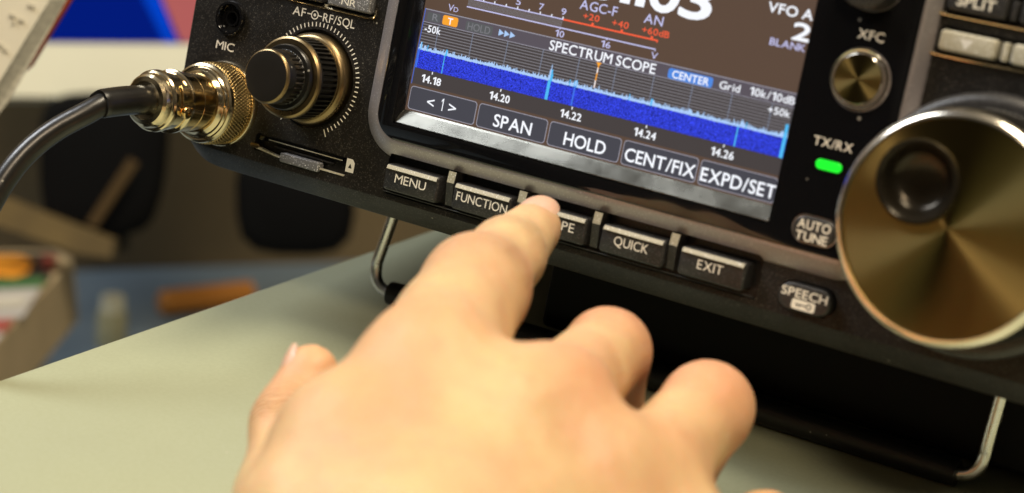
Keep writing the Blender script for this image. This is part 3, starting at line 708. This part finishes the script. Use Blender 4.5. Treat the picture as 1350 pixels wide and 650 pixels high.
mb = MB(); tube(mb, [(mx, my, 28), (mx, my, 31), (mx - .3, my - .4, 36), (mx - .8, my - 1.3, 42), (mx - .9, my - 1.4, 42.4)], [3.3, 3.45, 3.4, 3.35, 2.9], 'cable_black', 28); mb.build('sleeve', plug)
c1 = at(104, 152, 452); cpts = [(mx - .3, my - .4, 37), (mx - .7, my - 1.1, 41), at(112, 150, 453), at(72, 172, 451), at(38, 199, 449), at(10, 232, 447), at(-18, 280, 445), at(-45, 345, 443), at(-75, 430, 446), at(-110, 540, 456), at(-190, 640, 470)]
mb = MB(); tube(mb, cpts, 2.65, 'cable_black', 24, res=10); mb.build('cable', plug)

# ================================================================== DESK
desk = empty('desk', 'pale grey-green desk top carrying the radio', 'desk', (150, 0, 0))
mb = MB('w')
D0 = (-101, -560, 700, 330)
def dring(i, z): return rr(D0[0] + i, D0[1] + i, D0[2] - i, D0[3] - i, 3, z)
mb.loft([dring(1, -24), dring(0, -23), dring(0, -1.0), dring(.3, -.3), dring(1, 0)], 'desk_laminate')
mb.build('desk_top', desk)
for x, y in ((-60, -500), (-60, 290), (660, -500), (660, 290)):
    mb = MB('w'); mb.box(x - 20, y - 20, -740, x + 20, y + 20, -24, 'chassis_paint'); mb.build('leg', desk)

# ================================================================== HAND
print('hand')
PP = {k: np.array(at(*v)) for k, v in dict(
    itip=(704, 301, 430), idip=(668, 337, 412), ipip=(627, 380, 394), imcp=(570, 494, 358), iprx=(594, 434, 377), ifil=(584, 458, 368),
    mmcp=(720, 545, 357), mpip=(801, 463, 398), mdip=(800, 560, 412), mtip=(757, 600, 398),
    rmcp=(842, 640, 360), rpip=(932, 538, 390), rdip=(890, 632, 402), rtip=(850, 660, 390),
    pmcp=(925, 745, 362), ppip=(1008, 700, 384), pdip=(965, 765, 392), ptip=(915, 770, 380),
    ttip=(409, 492, 388), tip_=(384, 560, 384), tmcp=(378, 660, 368), tcmc=(470, 800, 345),
    wri=(560, 850, 312), wro=(720, 930, 310), fa=(560, 1250, 262), fb=(700, 1280, 262), palm=(650, 640, 352), pwb=(464, 596, 348), pwc=(408, 690, 340), iweb=(655, 572, 352), mweb=(775, 640, 352), rweb=(875, 730, 352)).items()}
R1 = dict(itip=6.1, idip=7.8, ipip=9.2, imcp=10.7, iprx=10.2, ifil=8.0, mmcp=9.8, mpip=8.4, mdip=7.4, mtip=6.4, rmcp=9.7, rpip=8.9, rdip=7.2, rtip=6.2,
          pmcp=9.8, ppip=7.4, pdip=6.2, ptip=5.4, ttip=5.8, tip_=7.4, tmcp=9.3, tcmc=13, wri=16, wro=15, fa=22, fb=22, palm=9, pwb=11.5, pwc=12.5, iweb=12, mweb=11.5, rweb=10.5)
def cone(G, a, b):
    A, B_ = PP[a], PP[b]; ra, rb = R1[a], R1[b]; ab = B_ - A; L2 = ab @ ab
    t = np.clip(((G - A) @ ab) / L2, 0, 1)
    d = np.linalg.norm(G - A - t[..., None] * ab, axis=-1)
    return d - (ra + (rb - ra) * t)
def smin(a, b, k):
    h = np.clip(.5 + .5 * (b - a) / k, 0, 1); return b + (a - b) * h - k * h * (1 - h)
lo = np.min([PP[k] - R1[k] for k in PP], axis=0) - 4; hi = np.max([PP[k] + R1[k] for k in PP], axis=0) + 4
h_ = 1.15
nx, ny, nz = [int(math.ceil((hi[i] - lo[i]) / h_)) + 1 for i in range(3)]
G = np.stack(np.meshgrid(*[lo[i] + h_ * np.arange((nx, ny, nz)[i]) for i in range(3)], indexing='ij'), -1).astype(np.float32)
PP = {k: v.astype(np.float32) for k, v in PP.items()}
def finger(segs, k=4):
    d = None
    for a, b in segs:
        c = cone(G, a, b); d = c if d is None else smin(d, c, k)
    return d
fi = finger([('itip', 'idip'), ('idip', 'ipip'), ('ipip', 'iprx'), ('iprx', 'imcp')], 3)
fm_ = finger([('mmcp', 'mpip'), ('mpip', 'mdip'), ('mdip', 'mtip')], 3)
fr_ = finger([('rmcp', 'rpip'), ('rpip', 'rdip'), ('rdip', 'rtip')], 3)
fp = finger([('pmcp', 'ppip'), ('ppip', 'pdip'), ('pdip', 'ptip')], 3)
th = finger([('ttip', 'tip_'), ('tip_', 'tmcp'), ('tmcp', 'tcmc')], 4)
pal = finger([('ipip', 'ifil'), ('ifil', 'pwb'), ('imcp', 'wri'), ('mmcp', 'wri'), ('rmcp', 'wro'), ('pmcp', 'wro'), ('imcp', 'iweb'), ('iweb', 'mmcp'), ('mmcp', 'mweb'), ('mweb', 'rmcp'), ('rmcp', 'rweb'), ('rweb', 'pmcp'),
              ('iweb', 'wri'), ('mweb', 'wri'), ('rweb', 'wro'), ('pwb', 'imcp'), ('pwb', 'pwc'), ('pwc', 'wri'), ('pwb', 'wri'), ('pwb', 'iweb'), ('wri', 'fa'), ('wro', 'fb'), ('wri', 'wro'), ('iweb', 'mweb'), ('mweb', 'rweb'), ('palm', 'wri')], 6)
fing = smin(smin(fi, fm_, 2.5), smin(fr_, fp, 2), 1.6)
d = smin(fing, pal, 7); d = smin(d, th, 8)
# web between index and middle
Gs = d
def surface_nets(D, lo, h):
    s = D < 0; nx, ny, nz = D.shape
    c = [(i, j, k) for i in (0, 1) for j in (0, 1) for k in (0, 1)]
    cells = np.zeros((nx - 1, ny - 1, nz - 1), np.int8)
    for i, j, k in c: cells += s[i:nx - 1 + i, j:ny - 1 + j, k:nz - 1 + k]
    act = (cells > 0) & (cells < 8); idx = -np.ones(act.shape, np.int64); ids = np.argwhere(act); idx[act] = np.arange(len(ids))
    acc = np.zeros((len(ids), 3)); cnt = np.zeros(len(ids))
    for a in c:
        for ax_ in range(3):
            if a[ax_] == 0:
                b = list(a); b[ax_] = 1
                A_ = ids + a; B2 = ids + b
                va = D[A_[:, 0], A_[:, 1], A_[:, 2]]; vb = D[B2[:, 0], B2[:, 1], B2[:, 2]]
                x = (va < 0) != (vb < 0); t = np.where(x, va / np.where(va - vb == 0, 1, va - vb), 0)
                p = np.array(a, float)[None] + t[:, None] * (np.array(b) - np.array(a))[None]
                acc[x] += p[x]; cnt[x] += 1
    V = (ids + acc / cnt[:, None]) * h + lo
    F_ = []
    for ax_ in range(3):
        o1, o2 = [(1, 2), (2, 0), (0, 1)][ax_]
        sl = [slice(1, -1)] * 3; sl[ax_] = slice(0, -1); sl2 = [slice(1, -1)] * 3; sl2[ax_] = slice(1, None)
        a = s[tuple(sl)]; b = s[tuple(sl2)]; e = np.argwhere(a != b); off = np.ones(3, int); off[ax_] = 0; e = e + off
        ins = s[e[:, 0], e[:, 1], e[:, 2]]
        q = []
        for d1, d2 in ((0, 0), (1, 0), (1, 1), (0, 1)):
            w = e.copy(); w[:, o1] -= d1; w[:, o2] -= d2; q.append(idx[w[:, 0], w[:, 1], w[:, 2]])
        q = np.stack(q, 1); q[~ins] = q[~ins][:, ::-1]; F_.append(q)
    F_ = np.concatenate(F_); F_ = F_[(F_ >= 0).all(1)]
    return V, F_
V, Fq = surface_nets(Gs, lo, h_)
hand = empty('person', 'right hand reaching in from below, index finger pressing the key between FUNCTION and QUICK', 'person', p2w(PP['wri']), PROT)
M = ROOTM[hand.name].inverted() @ PM; Mn = np.array(M)
Vw = V @ Mn[:3, :3].T + Mn[:3, 3]
me = bpy.data.meshes.new('hand'); me.from_pydata(Vw.tolist(), [], Fq.tolist()); me.materials.append(MATS['skin'])
me.polygons.foreach_set('use_smooth', [True] * len(me.polygons))
att = me.attributes.new('flush', 'FLOAT', 'POINT'); fl = np.zeros(len(V))
for k, r, a in (('imcp', 13, .42), ('mmcp', 12, .6), ('rmcp', 12, .5), ('ipip', 9, .12), ('mpip', 11, .4), ('rpip', 12, .5), ('itip', 9, .25), ('ttip', 11, .3), ('tip_', 12, .15), ('ppip', 10, .3)):
    dd = np.linalg.norm(V - PP[k], axis=1); fl = np.maximum(fl, a * np.exp(-(np.maximum(0, dd - R1[k] * .7) / r * 1.6) ** 2))
att.data.foreach_set('value', fl.astype(np.float32))
ax_p = me.attributes.new('joint_pos', 'FLOAT', 'POINT'); ax_m = me.attributes.new('joint_mask', 'FLOAT', 'POINT')
jp = np.zeros(len(V)); jm = np.zeros(len(V))
for pa, jo, pb, wd_ in (('itip', 'idip', 'ipip', 3.0), ('idip', 'ipip', 'imcp', 4.5), ('mdip', 'mpip', 'mmcp', 5), ('rdip', 'rpip', 'rmcp', 5), ('pdip', 'ppip', 'pmcp', 4), ('ttip', 'tip_', 'tmcp', 4)):
    axv = PP[pa] - PP[pb]; axv = axv / np.linalg.norm(axv); u_ = (V - PP[jo]) @ axv; dist = np.linalg.norm(V - PP[jo], axis=1)
    dors = (V - PP[jo]) / dist[:, None] @ ((np.array(CAM_O) - PP[jo]) / np.linalg.norm(np.array(CAM_O) - PP[jo]))
    mk_ = np.exp(-(u_ / wd_) ** 2) * (dist < R1[jo] * 2.0) * np.clip(dors * 2 + .6, 0, 1)
    sel = mk_ > jm; jp[sel] = u_[sel]; jm[sel] = mk_[sel]
ax_p.data.foreach_set('value', jp.astype(np.float32)); ax_m.data.foreach_set('value', jm.astype(np.float32))
bm = bmesh.new(); bm.from_mesh(me)
for _ in range(4): bmesh.ops.smooth_vert(bm, verts=bm.verts[:], factor=.5, use_axis_x=True, use_axis_y=True, use_axis_z=True)
bmesh.ops.recalc_face_normals(bm, faces=bm.faces[:]); bm.to_mesh(me); bm.free()
ho = bpy.data.objects.new('hand', me); COL.objects.link(ho); ho.parent = hand
# nails
def nail(a, b, up, L, W, r, back=.3):
    A, B_ = Vector(PP[a]), Vector(PP[b]); t = (B_ - A).normalized(); u = (Vector(up) - t * Vector(up).dot(t)).normalized(); s = t.cross(u)
    mb = MB(); rows = []
    for i in range(9):
        f = i / 8; w = W * (1 - .25 * abs(2 * f - 1) ** 3) / 2
        row = []
        for j in range(-6, 7):
            x = w * j / 6; ang = x / r
            rr_ = r + .22 - .25 * (abs(j) / 6) ** 4 - .25 * (1 - f) ** 2
            row.append(tuple(B_ + t * (back * r + L * (f - .5)) + (u * math.cos(ang) + s * math.sin(ang)) * (rr_ - .9 * max(0, f - .55) ** 2 * 3)))
        rows.append(row)
    mb.loft(rows, 'nail', False, False, closed=False)
    return mb.build('fingernail', hand, fix=False)
VW = (Vector(CAM_O) - Vector(PP['itip'])).normalized()
nail('idip', 'itip', Vector((.15, 1, .4)), 10.5, 9.5, 6.1, .12)
nail('tip_', 'ttip', Vector((-.85, .35, .55)), 9, 7.5, 5.75, -.1)

# ================================================================== BACKGROUND (lower bench, wall and things on it)
ZB = -300
YW = at_z(300, 350, ZB).y
bench = empty('bench', 'blue-grey bench top lower than the desk, in the background', 'bench', (-400, 900, ZB))
WA, WB = at_z(60, 356, ZB), at_z(480, 343, ZB); wd = (WB - WA).normalized(); wn = Vector((-wd.y, wd.x, 0))
if wn.y < 0: wn = -wn
WA -= wd * 1800; WB += wd * 1500
def wall_loft(mb, pts, z0, z1, m): mb.loft([[(p.x, p.y, z0) for p in pts], [(p.x, p.y, z1) for p in pts]], m, smooth=False)
mb = MB('w'); wall_loft(mb, [WA - wn * 3, WB - wn * 3, WB - wn * 700, WA - wn * 700], ZB - 25, ZB, 'blue_grey_top'); mb.build('bench_top', bench)
for f, g in ((.02, 60), (.02, 650), (.98, 650), (.98, 60)):
    q = WA.lerp(WB, f) - wn * g
    mb = MB('w'); mb.box(q.x - 20, q.y - 20, -740, q.x + 20, q.y + 20, ZB - 25, 'chassis_paint'); mb.build('leg', bench)
mb = MB('w'); wall_loft(mb, [WA - wd * 2000, WB + wd * 2000, WB + wd * 2000 + wn * 40, WA - wd * 2000 + wn * 40], -760, 900, 'wall_paint'); tag(mb.build('wall', None), kind='structure')
mb = MB('w'); mb.box(-3500, -2500, -760, 3500, YW, -740, 'chassis_paint'); tag(mb.build('floor', None), kind='structure')

def slab(mb, quad, d, thick, m):
    """box whose front face has the four photo corners quad (u, v[, depth]) and which is thick mm deep"""
    P = [atw(q[0], q[1], q[2] if len(q) > 2 else d) for q in quad]
    nrm = (P[1] - P[0]).cross(P[2] - P[1]).normalized(); c = p2w(CAM_O)
    if nrm.dot(P[0] - c) < 0: nrm = -nrm
    Q = [p + nrm * thick for p in P]
    mb.loft([[tuple(p) for p in P], [tuple(p) for p in Q]], m, smooth=False)
# monitor
mon = empty('monitor', 'monitor with cream lower frame and blue picture, blurred behind the microphone plug', 'monitor', atw(150, 320, 1200))
mb = MB('w'); slab(mb, ((-60, 56), (420, 60), (420, 132), (-60, 126)), 1180, 45, 'cream_frame')
slab(mb, ((-60, -260), (420, -256), (420, 61), (-60, 57)), 1192, 38, 'cream_frame'); mb.build('monitor_frame', mon)
mb = MB('w'); slab(mb, ((-40, -240), (400, -236), (400, 58), (-40, 54)), 1186, 3, 'monitor_blue')
slab(mb, ((130, -150), (180, -150), (212, 0), (232, 56), (218, 56), (190, 0)), 1185.2, .6, 'monitor_light_blue')
slab(mb, ((200, -130), (330, -130), (330, 56), (238, 56), (214, 0)), 1184.4, .6, 'monitor_pink'); mb.build('picture', mon)
mb = MB('w'); slab(mb, ((60, 126), (150, 128), (158, 330), (70, 330)), 1215, 30, 'chassis_paint'); mb.build('monitor_stand', mon)
# bag
def blob(mb, pts, d, thick, m):
    P = [atw(q[0], q[1], d) for q in pts]; c = sum(P, Vector()) / len(P); ax_ = (c - p2w(CAM_O)).normalized()
    rings = []
    for f, z in ((.72, 0), (.9, .06), (1.0, .25), (1.0, .75), (.9, .95), (.7, 1)):
        rings.append([tuple(c + (p - c) * f + ax_ * thick * z) for p in P])
    mb.loft(rings, m)
def rounded(pts, n=5):
    out = []
    L = len(pts)
    for i in range(L):
        p0, p1, p2 = [np.array(pts[(i + k) % L], float) for k in (-1, 0, 1)]
        a = p1 + (p0 - p1) * .35; b = p1 + (p2 - p1) * .35
        for t in np.linspace(0, 1, n): out.append(tuple((1 - t) ** 2 * a + 2 * t * (1 - t) * p1 + t * t * b))
    return out
bag = empty('bag', 'black rounded bag with a slanting tan strap, below the cream monitor frame', 'bag', atw(150, 330, 1180))
mb = MB('w'); blob(mb, rounded([(52, 120), (228, 120), (220, 240), (200, 300), (150, 318), (60, 300), (50, 240)]), 1150, 60, 'dark_fabric'); mb.build('bag_body', bag)
mb = MB('w'); slab(mb, ((170, 208), (182, 216), (126, 300), (114, 294)), 1130, 6, 'strap_brown'); mb.build('strap', bag)
spk = empty('speaker', 'black upright box on the bench behind the lower left corner of the radio', 'speaker', atw(350, 345, 1190))
mb = MB('w'); blob(mb, rounded([(308, 190), (470, 190), (468, 338), (312, 336)], 4), 1170, 60, 'dark_fabric'); mb.build('cabinet', spk)
rail = empty('wooden_rail', 'tan wooden rail leaning down behind the box of magazines', 'rail', atw(120, 330, 1105))
mb = MB('w'); slab(mb, ((-40, 246), (0, 258), (150, 316), (146, 340), (100, 334), (-40, 284)), 1105, 14, 'tan_wood'); mb.build('rail_bar', rail)
mag = empty('magazine_box', 'tan box of colourful magazines at the lower left, below the cable', 'magazine box', atw(40, 480, 1000))
mb = MB('w')
T = [atw(-120, 332, 1190), atw(74, 330, 1180), atw(96, 342, 1150), atw(40, 402, 1040), atw(-10, 462, 950), atw(-150, 462, 960)]
nrm = (T[1] - T[0]).cross(T[4] - T[0]).normalized()
if nrm.z < 0: nrm = -nrm
T = [p - nrm * (p - T[0]).dot(nrm) for p in T]
down = Vector((8, -2, -34))
mb.loft([[tuple(p) for p in T], [tuple(p + down) for p in T]], 'tan_card', smooth=False); mb.build('box_side', mag)
mb = MB('w')
def on_top(pts, m, l):
    c = p2w(CAM_O); out = []
    for u, v in pts:
        d = atw(u, v, 100) - c; t = (T[0] + nrm * l - c).dot(nrm) / d.dot(nrm); out.append(tuple(c + d * t))
    mb.add(out, [tuple(range(len(out)))], m)
on_top([(-60, 334), (74, 334), (64, 372), (-60, 384)], 'cover_dark', 1)
on_top([(-40, 336), (26, 337), (44, 344), (38, 358), (20, 366), (-40, 362)], 'cover_orange', 2)
on_top([(-30, 369), (60, 365), (56, 378), (-30, 382)], 'cover_green', 2)
on_top([(56, 336), (76, 338), (68, 356), (54, 354)], 'cover_red', 2.5)
on_top([(-60, 384), (54, 379), (30, 418), (-60, 424)], 'cover_white', 1.5)
on_top([(-40, 394), (40, 390), (28, 404), (-40, 408)], 'print_grey', 2.5)
on_top([(-60, 424), (18, 420), (8, 436), (-60, 440)], 'cover_red', 1.5)
on_top([(-60, 440), (4, 438), (-8, 456), (-60, 456)], 'cover_white', 1.5)
mb.build('magazine_cover', mag, fix=False)
A = at_z(212, 399, ZB + 9); B_ = at_z(330, 386, ZB + 9)
mk = empty('marker_pen', 'thick orange marker lying on the blue-grey bench', 'marker', (A.x, A.y, ZB))
mb = MB('w'); tube(mb, [A, A + (B_ - A) * .06, A + (B_ - A) * .5, B_], [6, 8.5, 8.5, 8.5], 'orange_plastic', 24); mb.build('marker_barrel', mk)
P0 = at_z(146, 456, ZB)
bt = empty('bottle', 'small cream bottle on the blue-grey bench beside the magazine box', 'bottle', P0)
mb = MB('w')
rings = [[(P0.x + r * math.cos(2 * PI * k / 32), P0.y + r * math.sin(2 * PI * k / 32), ZB + z) for k in range(32)] for r, z in ((9, 0), (9.5, 2), (9.5, 22), (8, 25))]
mb.loft(rings, 'cream_plastic'); mb.build('bottle_body', bt)
mb = MB('w'); rings = [[(P0.x + r * math.cos(2 * PI * k / 32), P0.y + r * math.sin(2 * PI * k / 32), ZB + z) for k in range(32)] for r, z in ((7.5, 25), (7.5, 33), (6.8, 34))]
mb.loft(rings, 'cream_frame'); mb.build('bottle_cap', bt)
# booklet at the upper left, near
bk = empty('book', 'cream printed page of a tilted book with grey edge and red cover, upper left corner', 'book', atw(0, 200, 620))
mb = MB('w'); slab(mb, ((-160, -60), (86, -60), (64, 2), (0, 106), (-60, 200), (-160, 200)), 600, 1, 'page_paper'); pg = mb.build('page', bk)
mb = MB('w'); slab(mb, ((86, -60, 600), (112, -60, 603), (88, 0, 603), (14, 130, 603), (-50, 214, 603), (-60, 200, 600), (0, 106, 600), (64, 2, 600)), 600, 8, 'page_block'); mb.build('page_block', bk)
mb = MB('w'); slab(mb, ((80, -60), (120, -60), (94, 0), (42, 86), (20, 104), (60, 20)), 612, 2, 'red_cover'); mb.build('red_cover', bk)
mb = MB('w')
for u, v, w in ((12, 17, 9), (24, 23, 8), (36, 4, 10), (-4, 56, 8), (4, 62, 6), (16, 26, 4)):
    slab(mb, ((u, v), (u + w, v + 3), (u + w - 1, v + 7), (u - 1, v + 4)), 599.5, .3, 'print_grey')
mb.build('print', bk)

# ================================================================== CAMERA
cam = bpy.data.cameras.new('camera'); co = bpy.data.objects.new('camera', cam); COL.objects.link(co); S.camera = co
cam.sensor_width = 36; cam.lens = FPX / 1350 * 36; cam.clip_start = .02; cam.clip_end = 50
Rc = Matrix([[CAM_R[0][i], -CAM_R[1][i], -CAM_R[2][i]] for i in range(3)])      # columns: right, up, back (panel frame)
Rw = PROT.to_3x3() @ Rc
co.matrix_world = Matrix.Translation(p2w(CAM_O) * MMU) @ Rw.to_4x4()
cam.dof.use_dof = True; cam.dof.focus_distance = .470; cam.dof.aperture_fstop = cam.lens / 6.2; cam.dof.aperture_blades = 7

# ================================================================== LIGHT
w = bpy.data.worlds.new('World'); S.world = w; w.use_nodes = True
bg = w.node_tree.nodes['Background']; bg.inputs[0].default_value = (1.0, .86, .66, 1); bg.inputs[1].default_value = .16
wn_ = w.node_tree
tcw = wn_.nodes.new('ShaderNodeTexCoord'); sp = wn_.nodes.new('ShaderNodeSeparateXYZ'); wn_.links.new(tcw.outputs['Generated'], sp.inputs[0])
mr = wn_.nodes.new('ShaderNodeMapRange'); mr.inputs['From Min'].default_value = -.15; mr.inputs['From Max'].default_value = .9; mr.inputs['To Min'].default_value = .12; mr.inputs['To Max'].default_value = 1.6
wn_.links.new(sp.outputs[2], mr.inputs['Value'])
no = wn_.nodes.new('ShaderNodeTexNoise'); no.inputs['Scale'].default_value = 2.2; no.inputs['Detail'].default_value = 1.5; wn_.links.new(tcw.outputs['Generated'], no.inputs['Vector'])
m2 = wn_.nodes.new('ShaderNodeMapRange'); m2.inputs['From Min'].default_value = .42; m2.inputs['From Max'].default_value = .6; m2.inputs['To Min'].default_value = .15; m2.inputs['To Max'].default_value = 1.7
wn_.links.new(no.outputs['Fac'], m2.inputs['Value'])
mu = wn_.nodes.new('ShaderNodeMath'); mu.operation = 'MULTIPLY'; wn_.links.new(mr.outputs[0], mu.inputs[0]); wn_.links.new(m2.outputs[0], mu.inputs[1])
mv = wn_.nodes.new('ShaderNodeMath'); mv.operation = 'MULTIPLY'; wn_.links.new(mu.outputs[0], mv.inputs[0]); mv.inputs[1].default_value = .060
wn_.links.new(mv.outputs[0], bg.inputs[1])
def lamp(name, loc, target, size, size_y, power, col):
    l = bpy.data.lights.new(name, 'AREA'); l.shape = 'RECTANGLE'; l.size = size; l.size_y = size_y; l.energy = power; l.color = col
    o = bpy.data.objects.new(name, l); COL.objects.link(o); o.location = loc
    o.rotation_euler = (Vector(target) - Vector(loc)).to_track_quat('-Z', 'Y').to_euler(); return o
lamp('ceiling_lamp', (.30, .02, 1.45), (0, 0, 0), .9, .35, 23, (1, .86, .64))
lamp('window_light', (-.95, -.30, 1.0), (0, 0, .0), .35, .6, 12, (.93, .96, 1.0))
lamp('room_lamp', (.55, -1.2, 1.5), (0, 0, 0), .35, .3, 11.5, (1, .80, .56))

S.view_settings.view_transform = 'Standard'; S.view_settings.look = 'None'; S.view_settings.exposure = 0; S.view_settings.gamma = 1
S.render.engine = 'CYCLES'; S.cycles.use_denoising = True; S.cycles.max_bounces = 8
